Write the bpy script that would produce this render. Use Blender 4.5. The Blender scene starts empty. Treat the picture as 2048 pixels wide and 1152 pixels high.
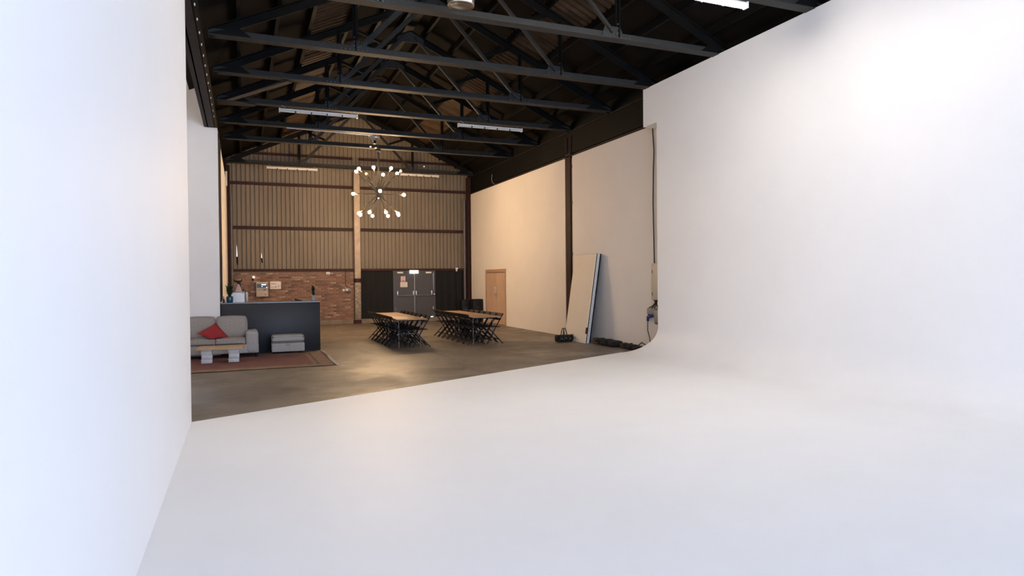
import bpy, bmesh, math, random
from mathutils import Vector, Matrix
random.seed(7)
S = bpy.context.scene
C = S.collection

# ------------------------------------------------------------------ camera
FPX = 1310.0
cam_d = bpy.data.cameras.new('camera'); cam = bpy.data.objects.new('camera', cam_d); C.objects.link(cam)
cam_d.sensor_fit = 'HORIZONTAL'; cam_d.sensor_width = 36.0; cam_d.lens = 36.0*FPX/2048.0
cam_d.clip_end = 200
yv = Vector((-539.0, -14.0, FPX)).normalized()             # the hall's long axis in camera axes (right, down, forward)
dn = Vector((0.0092, 1.0, 0.0)); dn.z = -(dn.x*yv.x+dn.y*yv.y)/yv.z; dn.normalize()
xv = dn.cross(yv)
Rw = Matrix((xv, yv, -dn))                                  # world = Rw @ cam(right,down,fwd)
right = Rw @ Vector((1,0,0)); up = Rw @ Vector((0,-1,0)); back = Rw @ Vector((0,0,-1))
M4 = Matrix((right, up, back)).transposed().to_4x4(); M4.translation = Vector((0,0,1.74))
cam.matrix_world = M4
S.camera = cam

# ------------------------------------------------------------------ world, light, exposure
S.view_settings.view_transform = 'Standard'; S.view_settings.look = 'None'
S.view_settings.gamma = 1.0; S.view_settings.use_curve_mapping = False
S.view_settings.exposure = 0.12
W = bpy.data.worlds.new('world'); S.world = W; W.use_nodes = True
W.node_tree.nodes['Background'].inputs[0].default_value = (0.75, 0.86, 1.0, 1)
W.node_tree.nodes['Background'].inputs[1].default_value = 2.2

def area(name, loc, rot, sx, sy, power, col):
    l = bpy.data.lights.new(name, 'AREA'); l.shape = 'RECTANGLE'; l.size = sx; l.size_y = sy
    l.energy = power; l.color = col
    o = bpy.data.objects.new(name, l); C.objects.link(o); o.location = loc; o.rotation_euler = rot
    return o
# daylight entering through the loading door in the wall behind the camera
DAY = area('daylight_loading_door', (4.3, -7.8, 2.3), (math.radians(60), 0, 0), 6.6, 4.4, 1300, (0.54, 0.69, 1.0))
TUBE = 114.0            # emission of every lit fluorescent tube
BULB = 450.0            # chandelier bulb emission

# ------------------------------------------------------------------ helpers
class MB:
    def __init__(s): s.v = []; s.f = []; s.sm = []
    def add(s, vs, fs, smooth=False):
        n = len(s.v); s.v += [tuple(v) for v in vs]
        for f in fs: s.f.append([i+n for i in f]); s.sm.append(smooth)
        return s
    def box(s, x0, x1, y0, y1, z0, z1):
        vs = [(x0,y0,z0),(x1,y0,z0),(x1,y1,z0),(x0,y1,z0),(x0,y0,z1),(x1,y0,z1),(x1,y1,z1),(x0,y1,z1)]
        return s.add(vs, [(0,3,2,1),(4,5,6,7),(0,1,5,4),(1,2,6,5),(2,3,7,6),(3,0,4,7)])
    def bar(s, a, b, w, h, upv=(0,0,1)):
        a, b = Vector(a), Vector(b); d = (b-a).normalized(); u = Vector(upv)
        x = d.cross(u)
        if x.length < 1e-4: x = d.cross(Vector((0,1,0)))
        x.normalize(); u = x.cross(d)
        q = [(-w/2,-h/2),(w/2,-h/2),(w/2,h/2),(-w/2,h/2)]
        vs = [a+x*i+u*j for i,j in q]+[b+x*i+u*j for i,j in q]
        return s.add(vs, [(0,1,2,3),(7,6,5,4),(0,4,5,1),(1,5,6,2),(2,6,7,3),(3,7,4,0)])
    def tube(s, pts, r, n=8, cap=True):
        pts = [Vector(p) for p in pts]; rings = []; prev = None
        for i, p in enumerate(pts):
            d = (pts[min(i+1,len(pts)-1)]-pts[max(i-1,0)]).normalized()
            if prev is None:
                x = d.cross(Vector((0,0,1)))
                if x.length < 1e-3: x = d.cross(Vector((0,1,0)))
            else: x = prev-d*prev.dot(d)
            x.normalize(); prev = x; y = d.cross(x)
            rr = r[i] if isinstance(r, (list, tuple)) else r
            rings.append([p+x*math.cos(2*math.pi*k/n)*rr+y*math.sin(2*math.pi*k/n)*rr for k in range(n)])
        vs = [v for R in rings for v in R]; fs = []
        for i in range(len(pts)-1):
            for k in range(n):
                fs.append((i*n+k, i*n+(k+1)%n, (i+1)*n+(k+1)%n, (i+1)*n+k))
        m = len(s.v); s.add(vs, fs, True)
        if cap:
            s.add(rings[0], [tuple(range(n))[::-1]]); s.add(rings[-1], [tuple(range(n))])
        return s
    def lathe(s, prof, n=20, c=(0,0,0)):
        vs = []; fs = []
        for r, z in prof:
            for k in range(n):
                a = 2*math.pi*k/n; vs.append((c[0]+r*math.cos(a), c[1]+r*math.sin(a), c[2]+z))
        for i in range(len(prof)-1):
            for k in range(n): fs.append((i*n+k, i*n+(k+1)%n, (i+1)*n+(k+1)%n, (i+1)*n+k))
        return s.add(vs, fs, True)
    def prism(s, poly, axis, a, b):          # poly 2D, extruded along axis from a to b
        def P(p, t):
            return {'x': (t,p[0],p[1]), 'y': (p[0],t,p[1]), 'z': (p[0],p[1],t)}[axis]
        n = len(poly); vs = [P(p,a) for p in poly]+[P(p,b) for p in poly]
        fs = [tuple(range(n))[::-1], tuple(range(n,2*n))]+[(i,(i+1)%n,n+(i+1)%n,n+i) for i in range(n)]
        return s.add(vs, fs)
    def rbox(s, x0, x1, y0, y1, z0, z1, r=.03, seg=3, puff=0.0):
        bm = bmesh.new(); bmesh.ops.create_cube(bm, size=1.0)
        for v in bm.verts:
            v.co = Vector(((x0+x1)/2+v.co.x*(x1-x0), (y0+y1)/2+v.co.y*(y1-y0), (z0+z1)/2+v.co.z*(z1-z0)))
        if puff:
            bmesh.ops.subdivide_edges(bm, edges=bm.edges[:], cuts=5, use_grid_fill=True)
            cx,cy,cz = (x0+x1)/2,(y0+y1)/2,(z0+z1)/2
            for v in bm.verts:
                a = [(v.co.x-cx)/(x1-x0)*2, (v.co.y-cy)/(y1-y0)*2, (v.co.z-cz)/(z1-z0)*2]
                w = [1-a[1]**2*.99, 1-a[0]**2*.99]
                for k in range(3):
                    o = [i for i in range(3) if i != k]
                    m = (1-a[o[0]]**2)*(1-a[o[1]]**2)
                    v.co[k] += puff*m*a[k]
        else:
            pass
        if r:
            es = [e for e in bm.edges if len(e.link_faces) == 2 and e.calc_face_angle(0) > 0.9]
            bmesh.ops.bevel(bm, geom=es, offset=r, segments=seg, affect='EDGES', profile=.5)
        bm.verts.index_update()
        s.add([v.co[:] for v in bm.verts], [[v.index for v in f.verts] for f in bm.faces], True); bm.free()
        return s
    def mesh(s, name):
        me = bpy.data.meshes.new(name); me.from_pydata(s.v, [], s.f)
        me.polygons.foreach_set('use_smooth', s.sm); me.update()
        bm = bmesh.new(); bm.from_mesh(me); bmesh.ops.recalc_face_normals(bm, faces=bm.faces); bm.to_mesh(me); bm.free()
        return me
    def build(s, name, mat, parent=None, loc=None, rz=0, label=None, kind=None):
        me = s.mesh(name); me.materials.append(mat)
        return link(name, me, parent, loc, rz, label, kind)

def link(name, me, parent=None, loc=None, rz=0, label=None, kind=None):
    o = bpy.data.objects.new(name, me); C.objects.link(o)
    if parent: o.parent = parent
    if loc: o.location = loc
    if rz: o.rotation_euler.z = rz
    if label: o['label'] = label
    if kind: o['kind'] = kind
    return o
def tag(o, label, cat, group=None, kind=None):
    o['label'] = label; o['category'] = cat
    if group: o['group'] = group
    if kind: o['kind'] = kind
    return o
def thing(name, label, cat, loc=(0,0,0), rz=0, group=None, kind=None):
    o = bpy.data.objects.new(name, None); C.objects.link(o); o.empty_display_size = .1
    o.location = loc; o.rotation_euler.z = rz
    return tag(o, label, cat, group, kind)
def copy_tree(root, loc, rz=0):
    r = root.copy(); C.objects.link(r); r.location = loc; r.rotation_euler.z = rz
    for ch in root.children:
        c = ch.copy(); C.objects.link(c); c.parent = r
        for g in ch.children:
            d = g.copy(); C.objects.link(d); d.parent = c
    return r

# ------------------------------------------------------------------ materials
def mat(name, col, rough=.6, metal=0, noise=0, nscale=6, col2=None, bump=0, bscale=40, rvar=0, emit=None, spec=None, stretch=None):
    m = bpy.data.materials.new(name); m.use_nodes = True; nt = m.node_tree; b = nt.nodes['Principled BSDF']
    b.inputs['Base Color'].default_value = (*col, 1); b.inputs['Roughness'].default_value = rough
    b.inputs['Metallic'].default_value = metal
    if spec is not None: b.inputs['Specular IOR Level'].default_value = spec
    if emit:
        b.inputs['Emission Color'].default_value = (*emit[0], 1); b.inputs['Emission Strength'].default_value = emit[1]
    tc = nt.nodes.new('ShaderNodeTexCoord'); mp = nt.nodes.new('ShaderNodeMapping')
    nt.links.new(tc.outputs['Object'], mp.inputs[0])
    if stretch: mp.inputs['Scale'].default_value = stretch
    if noise or rvar:
        n = nt.nodes.new('ShaderNodeTexNoise'); n.inputs['Scale'].default_value = nscale; n.inputs['Detail'].default_value = 6
        n.inputs['Roughness'].default_value = .6
        nt.links.new(mp.outputs[0], n.inputs['Vector'])
        r = nt.nodes.new('ShaderNodeValToRGB')
        r.color_ramp.elements[0].position = .35; r.color_ramp.elements[1].position = .7
        c2 = col2 or tuple(c*(1-noise) for c in col)
        r.color_ramp.elements[0].color = (*c2, 1); r.color_ramp.elements[1].color = (*col, 1)
        nt.links.new(n.outputs['Fac'], r.inputs[0])
        if noise: nt.links.new(r.outputs[0], b.inputs['Base Color'])
        if rvar:
            mr = nt.nodes.new('ShaderNodeMapRange'); mr.inputs['From Min'].default_value = .3; mr.inputs['From Max'].default_value = .7
            mr.inputs['To Min'].default_value = rough-rvar; mr.inputs['To Max'].default_value = rough+rvar
            nt.links.new(n.outputs['Fac'], mr.inputs['Value']); nt.links.new(mr.outputs[0], b.inputs['Roughness'])
    if bump:
        n2 = nt.nodes.new('ShaderNodeTexNoise'); n2.inputs['Scale'].default_value = bscale; n2.inputs['Detail'].default_value = 3
        nt.links.new(mp.outputs[0], n2.inputs['Vector'])
        bp = nt.nodes.new('ShaderNodeBump'); bp.inputs['Strength'].default_value = bump; bp.inputs['Distance'].default_value = .01
        nt.links.new(n2.outputs['Fac'], bp.inputs['Height']); nt.links.new(bp.outputs[0], b.inputs['Normal'])
    return m

CYC = mat('white_cove_paint', (.90,.90,.90), .55, noise=.03, nscale=.9, bump=.03, bscale=3)
CYCW = mat('white_cove_wall_paint', (.88,.88,.88), .6, noise=.02, nscale=.7)
HWALL = mat('white_lining_paint', (.84,.80,.765), .65, noise=.04, nscale=1.2)
STEEL = mat('black_painted_steel', (.0060,.0060,.0057), .6, noise=.25, nscale=3, spec=.12)
STEELG = mat('grey_black_steel', (.034,.034,.032), .62, noise=.2, nscale=4, spec=.2)
BROWNST = mat('brown_painted_steel', (.050,.020,.015), .6, noise=.3, nscale=5, spec=.2)
BEAM = mat('dark_girder_steel', (.022,.016,.013), .6, noise=.3, nscale=3, spec=.2)
ROOF = mat('dark_roof_board', (.0095,.0075,.0060), .85, noise=.5, nscale=1.5, spec=.08)
ROOFL = mat('brown_rooflight_sheet', (.062,.038,.022), .6, noise=.6, nscale=2.5, spec=.15)
CLAD = mat('corrugated_cladding', (.23,.185,.13), .55, noise=.18, nscale=2.0, stretch=(1,1,.25), spec=.3)
DARK = mat('dark_void_board', (.009,.008,.008), .8, noise=.2, spec=.1)
MORTAR = mat('mortar', (.34,.24,.17), .9, noise=.3, nscale=12)
BRICKS = [mat('brick_%s' % n, c, .85, noise=.35, nscale=9, bump=.3, bscale=30) for n, c in
          (('red',(.29,.155,.108)),('orange',(.34,.195,.13)),('brown',(.235,.142,.10)),('pale',(.44,.30,.215)),('dark',(.17,.105,.08)))]
CONC = mat('concrete_upstand', (.27,.215,.16), .85, noise=.35, nscale=5)
BLACKC = mat('black_curtain_cloth', (.008,.008,.009), .9, noise=.2)
GDOOR = mat('grey_door_paint', (.065,.058,.056), .45, noise=.08, nscale=4)
CHROME = mat('brushed_metal', (.62,.60,.56), .32, 1, noise=.15, nscale=20)
CREAMP = mat('cream_column_paint', (.62,.50,.38), .6, noise=.3, nscale=4)
WOOD = mat('veneer_door', (.66,.46,.335), .5, noise=.22, nscale=3, stretch=(4,4,.6))
FRAMEW = mat('door_frame_wood', (.50,.325,.215), .5, noise=.2, nscale=4, stretch=(4,4,.6))
TTOP = mat('table_wood', (.50,.29,.155), .5, noise=.3, nscale=3, stretch=(5,.7,3))
BLKW = mat('black_chair_wood', (.008,.0055,.0045), .6, noise=.3, nscale=8, spec=.25)
OAK = mat('oak_plank', (.56,.36,.185), .5, noise=.25, nscale=4, stretch=(.8,6,4))
WBLOCK = mat('whitewashed_block', (.66,.65,.65), .8, noise=.18, nscale=6, stretch=(1,1,4))
FABRIC = mat('grey_sofa_fabric', (.36,.318,.285), .95, noise=.22, nscale=30, bump=.4, bscale=220)
FABRICL = mat('light_grey_fabric', (.42,.395,.375), .95, noise=.2, nscale=30, bump=.4, bscale=220)
RED = mat('red_cushion_cloth', (.33,.022,.024), .9, noise=.2, nscale=20, bump=.3, bscale=200)
NAVY = mat('navy_counter_paint', (.017,.0185,.024), .55, noise=.12, nscale=2)
CTOP = mat('grey_counter_top', (.16,.16,.17), .3, noise=.1)
BLACKP = mat('black_plastic', (.008,.008,.008), .5, noise=.2, spec=.25)
BLACKR = mat('black_rubber', (.010,.010,.010), .6, noise=.2)
PVC = mat('grey_pipe', (.13,.12,.12), .45, noise=.2)
WPL = mat('white_plastic', (.78,.77,.75), .4, noise=.04)
CREAMB = mat('cream_metal_box', (.68,.64,.57), .5, noise=.06)
BLUEP = mat('blue_connector', (.02,.03,.22), .4, noise=.1)
BLUEB = mat('blue_panel_print', (.05,.085,.14), .4, noise=.1)
GREYP = mat('grey_plastic', (.33,.31,.29), .5, noise=.1)
POTB = mat('teal_glazed_pot', (.012,.07,.12), .2, noise=.2)
POTG = mat('grey_pot', (.36,.35,.33), .7, noise=.2)
LEAF = mat('dark_green_leaf', (.018,.035,.014), .5, noise=.4, nscale=20)
SOIL = mat('soil', (.02,.014,.01), .9, noise=.3)
BEIGE = mat('beige_panel', (.52,.42,.33), .5, noise=.08)
PAPER = mat('paper', (.75,.68,.62), .7, noise=.04)
INK = mat('ink', (.05,.05,.06), .7)
INKR = mat('red_ink', (.45,.04,.03), .7)
PINK = mat('pinkish_card', (.55,.38,.32), .8, noise=.08)
SILVER = mat('spun_aluminium', (.72,.68,.62), .28, 1, noise=.2, nscale=14, stretch=(1,1,.1))
SLIT = mat('outside_daylight', (.9,.92,1), .5, emit=((.92,.93,1.0), 1.6))
TUBEON = mat('lit_fluorescent_tube', (1,1,1), .5, emit=((1.0,.90,.81), TUBE))
BULBON = mat('lit_filament_bulb', (1,.8,.5), .3, emit=((1.0,.67,.38), BULB))
BULBOFF = mat('unlit_clear_bulb', (.55,.45,.35), .12, noise=.1)
EXITM = mat('lit_exit_sign', (1,1,1), .5, emit=((.95,1.0,.98), 2.6))
LAMPLED = mat('small_lit_lens', (1,1,1), .5, emit=((1.0,.9,.75), 3.0))
GREYM = mat('grey_leg_metal', (.30,.29,.28), .4, .6, noise=.1)
BRASS = mat('brass_socket', (.45,.30,.14), .35, 1, noise=.1)
RIVET = mat('worn_rivet', (.085,.085,.08), .5, noise=.3)

def floor_mat():
    m = mat('polished_concrete', (.20,.165,.13), .42); nt = m.node_tree; b = nt.nodes['Principled BSDF']
    tc = nt.nodes.new('ShaderNodeTexCoord')
    def noise(sc, st, det=7, ro=.6):
        mp = nt.nodes.new('ShaderNodeMapping'); mp.inputs['Scale'].default_value = st
        nt.links.new(tc.outputs['Object'], mp.inputs[0])
        n = nt.nodes.new('ShaderNodeTexNoise'); n.inputs['Scale'].default_value = sc; n.inputs['Detail'].default_value = det
        n.inputs['Roughness'].default_value = ro; nt.links.new(mp.outputs[0], n.inputs['Vector']); return n
    n1 = noise(.8, (1,1,1)); n2 = noise(2.6, (1,1.2,1)); n3 = noise(.5, (1.0,1.0,1), 9, .66)
    r = nt.nodes.new('ShaderNodeValToRGB'); r.color_ramp.elements[0].position = .3; r.color_ramp.elements[1].position = .72
    r.color_ramp.elements[0].color = (.118,.098,.079,1); r.color_ramp.elements[1].color = (.215,.18,.143,1)
    mx = nt.nodes.new('ShaderNodeMath'); mx.operation = 'ADD'; nt.links.new(n1.outputs['Fac'], mx.inputs[0])
    m2 = nt.nodes.new('ShaderNodeMath'); m2.operation = 'MULTIPLY_ADD'; m2.inputs[1].default_value = .5; m2.inputs[2].default_value = -.25
    nt.links.new(n2.outputs['Fac'], m2.inputs[0]); nt.links.new(m2.outputs[0], mx.inputs[1])
    nt.links.new(mx.outputs[0], r.inputs[0]); nt.links.new(r.outputs[0], b.inputs['Base Color'])
    mr = nt.nodes.new('ShaderNodeMapRange'); mr.inputs['From Min'].default_value = .42; mr.inputs['From Max'].default_value = .58
    mr.inputs['To Min'].default_value = .36; mr.inputs['To Max'].default_value = .60
    nt.links.new(n3.outputs['Fac'], mr.inputs['Value']); nt.links.new(mr.outputs[0], b.inputs['Roughness'])
    bp = nt.nodes.new('ShaderNodeBump'); bp.inputs['Strength'].default_value = .12; bp.inputs['Distance'].default_value = .02
    nt.links.new(n2.outputs['Fac'], bp.inputs['Height']); nt.links.new(bp.outputs[0], b.inputs['Normal'])
    return m
FLOORM = floor_mat()

def rug_mat(hx, hy):
    m = mat('worn_rug', (.2,.08,.06), .95); nt = m.node_tree; b = nt.nodes['Principled BSDF']
    tc = nt.nodes.new('ShaderNodeTexCoord'); sp = nt.nodes.new('ShaderNodeSeparateXYZ'); nt.links.new(tc.outputs['Object'], sp.inputs[0])
    def mth(op, a, bb=None):
        n = nt.nodes.new('ShaderNodeMath'); n.operation = op
        for i, v in enumerate((a, bb)):
            if v is None: continue
            if isinstance(v, (int, float)): n.inputs[i].default_value = v
            else: nt.links.new(v, n.inputs[i])
        return n.outputs[0]
    dx = mth('SUBTRACT', hx, mth('ABSOLUTE', sp.outputs[0])); dy = mth('SUBTRACT', hy, mth('ABSOLUTE', sp.outputs[1]))
    d = mth('MINIMUM', dx, dy)
    n = nt.nodes.new('ShaderNodeTexNoise'); n.inputs['Scale'].default_value = 14; n.inputs['Detail'].default_value = 4
    nt.links.new(tc.outputs['Object'], n.inputs['Vector'])
    vo = nt.nodes.new('ShaderNodeTexVoronoi'); vo.inputs['Scale'].default_value = 7; nt.links.new(tc.outputs['Object'], vo.inputs['Vector'])
    d2 = mth('ADD', d, mth('MULTIPLY', mth('SUBTRACT', n.outputs['Fac'], .5), .05))
    r = nt.nodes.new('ShaderNodeValToRGB'); cr = r.color_ramp; cr.interpolation = 'CONSTANT'
    stops = [(0,(.13,.05,.038)),(.05,(.24,.155,.10)),(.30,(.10,.055,.04)),(.34,(.22,.13,.09)),(.42,(.17,.062,.052))]
    while len(cr.elements) < len(stops): cr.elements.new(.5)
    for e, (p, c) in zip(cr.elements, stops): e.position = p; e.color = (*c, 1)
    nt.links.new(d2, r.inputs[0])
    mixn = nt.nodes.new('ShaderNodeMix'); mixn.data_type = 'RGBA'; mixn.blend_type = 'MULTIPLY'; mixn.inputs['Factor'].default_value = .55
    r2 = nt.nodes.new('ShaderNodeValToRGB'); r2.color_ramp.elements[0].color = (.55,.5,.45,1); r2.color_ramp.elements[1].color = (1.1,1.05,1,1)
    nt.links.new(vo.outputs['Distance'], r2.inputs[0])
    nt.links.new(r.outputs[0], mixn.inputs['A']); nt.links.new(r2.outputs[0], mixn.inputs['B'])
    nt.links.new(mixn.outputs['Result'], b.inputs['Base Color'])
    return m

# ------------------------------------------------------------------ the setting
XL, XR, YE, YB = -.5, 8.95, 26.7, -8.0
XC = 4.22                       # hall centre line
def roof_z(x): return 8.55-.46*abs(x-XC)
TR = [8.05, 10.35, 12.7, 14.9, 17.2, 19.5, 21.7, 25.95]
ZC = 6.05
def struct(o, label, cat): return tag(o, label, cat, kind='structure')

fl = MB().box(-3.4, 9.6, YB, 27.6, -.2, 0).build('floor', FLOORM); struct(fl, 'polished grey-brown concrete floor of the hall', 'floor')
MB().box(4.185, 4.205, 9.9, 26.4, 0, .003).build('floor_joint', CONC, fl)

# white cove: floor, sweep and right-hand wall in one skin
def cove():
    mb = MB(); zf = .02; Xc = 8.6; r = .6
    prof = [(-.6, zf, 8.89)] + [(-.6+(8.6)*t, zf, 8.89+4.05*t) for t in (.1,.25,.4,.55,.7,.85,1.0)]
    ends = [(8.0,12.94),(8.2,12.84),(8.424,12.58),(8.55,12.40),(8.6,12.33)]
    def yend(x):
        for (a, ya), (b_, yb) in zip(ends, ends[1:]):
            if a <= x <= b_: return ya+(yb-ya)*(x-a)/(b_-a)
        return 12.33
    for i in range(1, 17):
        a = math.pi/2*i/16; x = Xc-r+r*math.sin(a); prof.append((x, zf+r*(1-math.cos(a)), yend(x)))
    prof.append((Xc, 5.2, 12.33))
    n = len(prof)
    vs = [(x, YB, z) for x, z, y in prof]+[(x, y, z) for x, z, y in prof]
    mb.add(vs, [(i, i+1, n+i+1, n+i) for i in range(n-1)], True)
    # visible edge of the skin down to / back to the building
    edge = []
    for x, z, y in prof: edge.append((x, y, z))
    lo = [(x, y, 0) if z < .03 else (min(x+.04, 8.9), y, max(z-.04, 0)) for x, z, y in prof]
    mb.add(edge+lo, [(i, i+1, n+i+1, n+i) for i in range(n-1)])
    # upper wall with the header that runs on further than the sweep
    mb.box(Xc, 8.94, YB, 12.86, 5.2, 6.06)
    mb.box(Xc+.001, 8.94, YB, 12.33, .62, 5.2)
    return mb
cv = cove().build('wall_right_cyclorama', CYC)
struct(cv, 'white infinity cove whose floor sweeps up into the right wall', 'cyclorama')
cl = MB().box(-.70, -.6, YB, 8.89, 0, 5.33).build('wall_left_cyclorama', CYCW)
struct(cl, 'tall white cove wall close on the left', 'wall')

wb = MB()
wb.box(-3.4, 1.0, YB-.2, YB, 0, 8.7); wb.box(7.6, 9.6, YB-.2, YB, 0, 8.7); wb.box(1.0, 7.6, YB-.2, YB, 4.5, 8.7)
struct(wb.build('wall_back', HWALL), 'back wall with wide loading door opening behind the camera', 'wall')
struct(MB().box(-3.4, -3.2, YB, 17.1, 0, 6.6).build('wall_left_aisle', HWALL), 'white outer wall of the left aisle', 'wall')
struct(MB().box(-3.2, -.76, 16.9, 17.1, 0, 6.6).box(-.76, XL, 16.9, 17.1, 0, 5.34).build('wall_left_return', HWALL), 'pale wall face behind the sofa, left of the counter', 'wall')
struct(MB().box(-.7, XL, 17.1, YE, 0, 5.34).build('wall_left', HWALL), 'warm-lit left hall wall running back to the brick', 'wall')
struct(MB().box(-.75, -.62, 17.1, YE+.1, 5.34, 6.6).build('wall_left_upper', DARK), 'dark strip above the left hall wall', 'wall')
struct(MB().box(-3.4, -.58, YB, 17.0, 6.6, 6.7).build('ceiling_aisle', ROOF), 'dark flat roof over the left aisle', 'ceiling')
# right lining, two panels and the door opening
DY0, DY1, DZ = 22.32, 24.45, 2.10
r1 = MB(); r1.box(XR, 9.1, 17.52, DY0, 0, 5.3); r1.box(XR, 9.1, DY1, 26.25, 0, 5.3); r1.box(XR, 9.1, DY0, DY1, DZ, 5.3)
struct(r1.build('wall_right', HWALL), 'warm-lit white lining wall with the wooden door', 'wall')
struct(MB().box(XR, 9.1, YB, 17.05, 0, 5.3).build('wall_right_lining', HWALL), 'white lining wall behind the leaning boards', 'wall')
struct(MB().box(9.35, 9.5, YB, 27, 0, 6.7).build('wall_right_outer', DARK), 'dark outer wall behind the right lining', 'wall')

# gable end
gab = [(-.7,2.16),(9.4,2.16),(9.4,roof_z(9.4)),(XC,roof_z(XC)),(-.7,roof_z(-.7))]
we = MB().prism(gab, 'y', 26.80, 26.9).box(-.7, 5.705, 26.80, 26.9, 0, 2.16).box(7.475, 9.4, 26.80, 26.9, 0, 2.16).box(5.705, 7.475, 26.80, 26.9, 2.02, 2.16).build('wall_end', BROWNST)
struct(we, 'far gable wall of brown corrugated sheets on dark rails', 'wall')
def sheet(x0, x1):
    mb = MB(); p = .155; n = int(round((x1-x0)/p)); p = (x1-x0)/n
    pts = []
    for i in range(n):
        b0 = x0+i*p
        pts += [(b0, 0), (b0+p*.20, 0), (b0+p*.26, 1), (b0+p*.94, 1)]
    pts.append((x1, 0))
    v0 = []; v1 = []
    for x, d in pts:
        y = 26.79-.045*d
        v0.append((x, y, 2.17)); v1.append((x, y, roof_z(x)-.02))
    m = len(pts)
    mb.add(v0+v1, [(i, i+1, m+i+1, m+i) for i in range(m-1)])
    return mb
edges = [-.5+i*.9475 for i in range(11)]
for a, b_ in zip(edges, edges[1:]): sheet(a, b_).build('cladding_sheet', CLAD, we)
for x0, x1 in ((-.48, 4.13), (4.37, 8.93)):
    for z, h in ((5.43,.11),(3.755,.12),(6.58,.08)):
        if z > 6.3: xa, xb = max(x0,-.05), min(x1, 8.5)
        else: xa, xb = x0, x1
        MB().box(xa, xb, 26.66, 26.75, z-h/2, z+h/2).build('cladding_rail', BROWNST, we)
    MB().box(x0, x1, 26.62, 26.78, 2.10, 2.19).build('cladding_rail', BROWNST, we)
for pts in ([(-.185,3.10),(-.165,2.66),(-.195,2.66)], [(.683,2.82),(.70,2.61),(.68,2.61)]):
    MB().prism(pts, 'y', 26.738, 26.748).build('daylight_gap', SLIT, we, label='bright sliver of daylight through a torn sheet')
for pts in ([(-.205,2.66),(-.15,2.66),(-.145,2.42),(-.17,2.32),(-.2,2.45)], [(.66,2.61),(.71,2.60),(.73,2.45),(.70,2.40),(.67,2.5)]):
    MB().prism(pts, 'y', 26.736, 26.75).build('torn_flap', DARK, we)
for x, z in ((6.62, 6.65), (7.08, 6.45)):
    MB().prism([(x-.015,z-.02),(x+.015,z-.02),(x+.015,z+.02),(x-.015,z+.02)], 'y', 26.735, 26.745).build('daylight_gap', SLIT, we)
up_ = MB().box(-.5, 5.70, 26.60, 26.8, 0, .17).box(7.47, 8.95, 26.60, 26.8, 0, .17).box(5.70, 7.47, 26.60, 26.9, 0, .145)
struct(up_.build('baseboard_end', CONC), 'low concrete upstand along the foot of the gable wall', 'upstand')
wbk = MB().box(-.5, 4.13, 26.72, 26.85, .15, 2.12).build('wall_end_brick', MORTAR)
struct(wbk, 'red brick wall under the corrugated sheets behind the counter', 'wall')
# bricks: stretcher bond, the 300 that show clear of the counter as parts
bl, bh, jt = .215, .065, .010
spots = []
row = 0; z = .175
while z+bh < 2.11:
    x = -.5+(0 if row % 2 == 0 else -.1125)
    while x < 4.12:
        a, b_ = max(x, -.5), min(x+bl, 4.125)
        if b_-a > .04: spots.append((a, b_, z))
        x += bl+jt
    row += 1; z += bh+jt
vis = [s for s in spots if s[2] > .72 or s[0] > 2.85]
vis.sort(key=lambda s: -s[0]); chosen = set(vis[:300])
bmesh_cache = {}
rest = {i: MB() for i in range(5)}
def bw(): return random.choices(range(5), (5,4,4,1.6,2))[0]
for s in spots:
    a, b_, z0 = s; w = round(b_-a, 3); mi = bw(); dy = random.uniform(-.006, .004)
    if s in chosen:
        k = (w, mi)
        if k not in bmesh_cache:
            me = MB().box(0, w, 0, .04, 0, bh).mesh('brick'); me.materials.append(BRICKS[mi]); bmesh_cache[k] = me
        link('brick', bmesh_cache[k], wbk, (a, 26.703+dy, z0))
    else: rest[mi].box(a, b_, 26.703+dy, 26.74, z0, z0+bh)
me = bpy.data.meshes.new('bricks_rest'); vv = []; ff = []; mm = []
for i in range(5):
    n = len(vv); vv += rest[i].v; ff += [[q+n for q in f] for f in rest[i].f]; mm += [i]*len(rest[i].f)
me.from_pydata(vv, [], ff)
for i in range(5): me.materials.append(BRICKS[i])
me.polygons.foreach_set('material_index', mm); me.update()
link('bricks', me, wbk, kind='stuff', label='remaining red bricks of the far wall')

# roof
roof = MB()
for sx in (-1, 1):
    roof.bar((XC, 0, roof_z(XC)), (XC, 1, roof_z(XC)), .02, .02) if False else None
ce = MB().box(XC-.12, XC+.12, YB, 26.9, 8.44, 8.5).build('ceiling', STEEL); struct(ce, 'dark pitched roof with purlins and brown corrugated rooflights', 'ceiling')
PUR = [-.7, 0.0, .7, 1.4, 2.32, 3.1, 3.85, XC]
ycells = [YB, -5.7, -3.4, -1.15, 1.15, 3.45, 5.75]+TR+[26.9]
sheets = {}
def slope_sheet(xa, xb, L, corr, right_):
    mb = MB()
    if corr:
        n = int(L/.025); p = .2
        va = []; vb = []
        for i in range(n+1):
            y = L*i/n; h = .03*math.sin(2*math.pi*y/p)
            va.append((xa-.045, y, roof_z(xa-.045)+h)); vb.append((xb+.045, y, roof_z(xb+.045)+h))
        mb.add(va+vb, [(i, i+1, n+2+i, n+1+i) for i in range(n)], True)
    else:
        mb.prism([(xa-.005, roof_z(xa-.005)), (xb+.005, roof_z(xb+.005)), (xb+.005, roof_z(xb+.005)+.03), (xa-.005, roof_z(xa-.005)+.03)], 'y', -.003, L+.003)
    if right_: mb.v = [(2*XC-x, y, z) for x, y, z in mb.v]
    return mb
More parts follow.
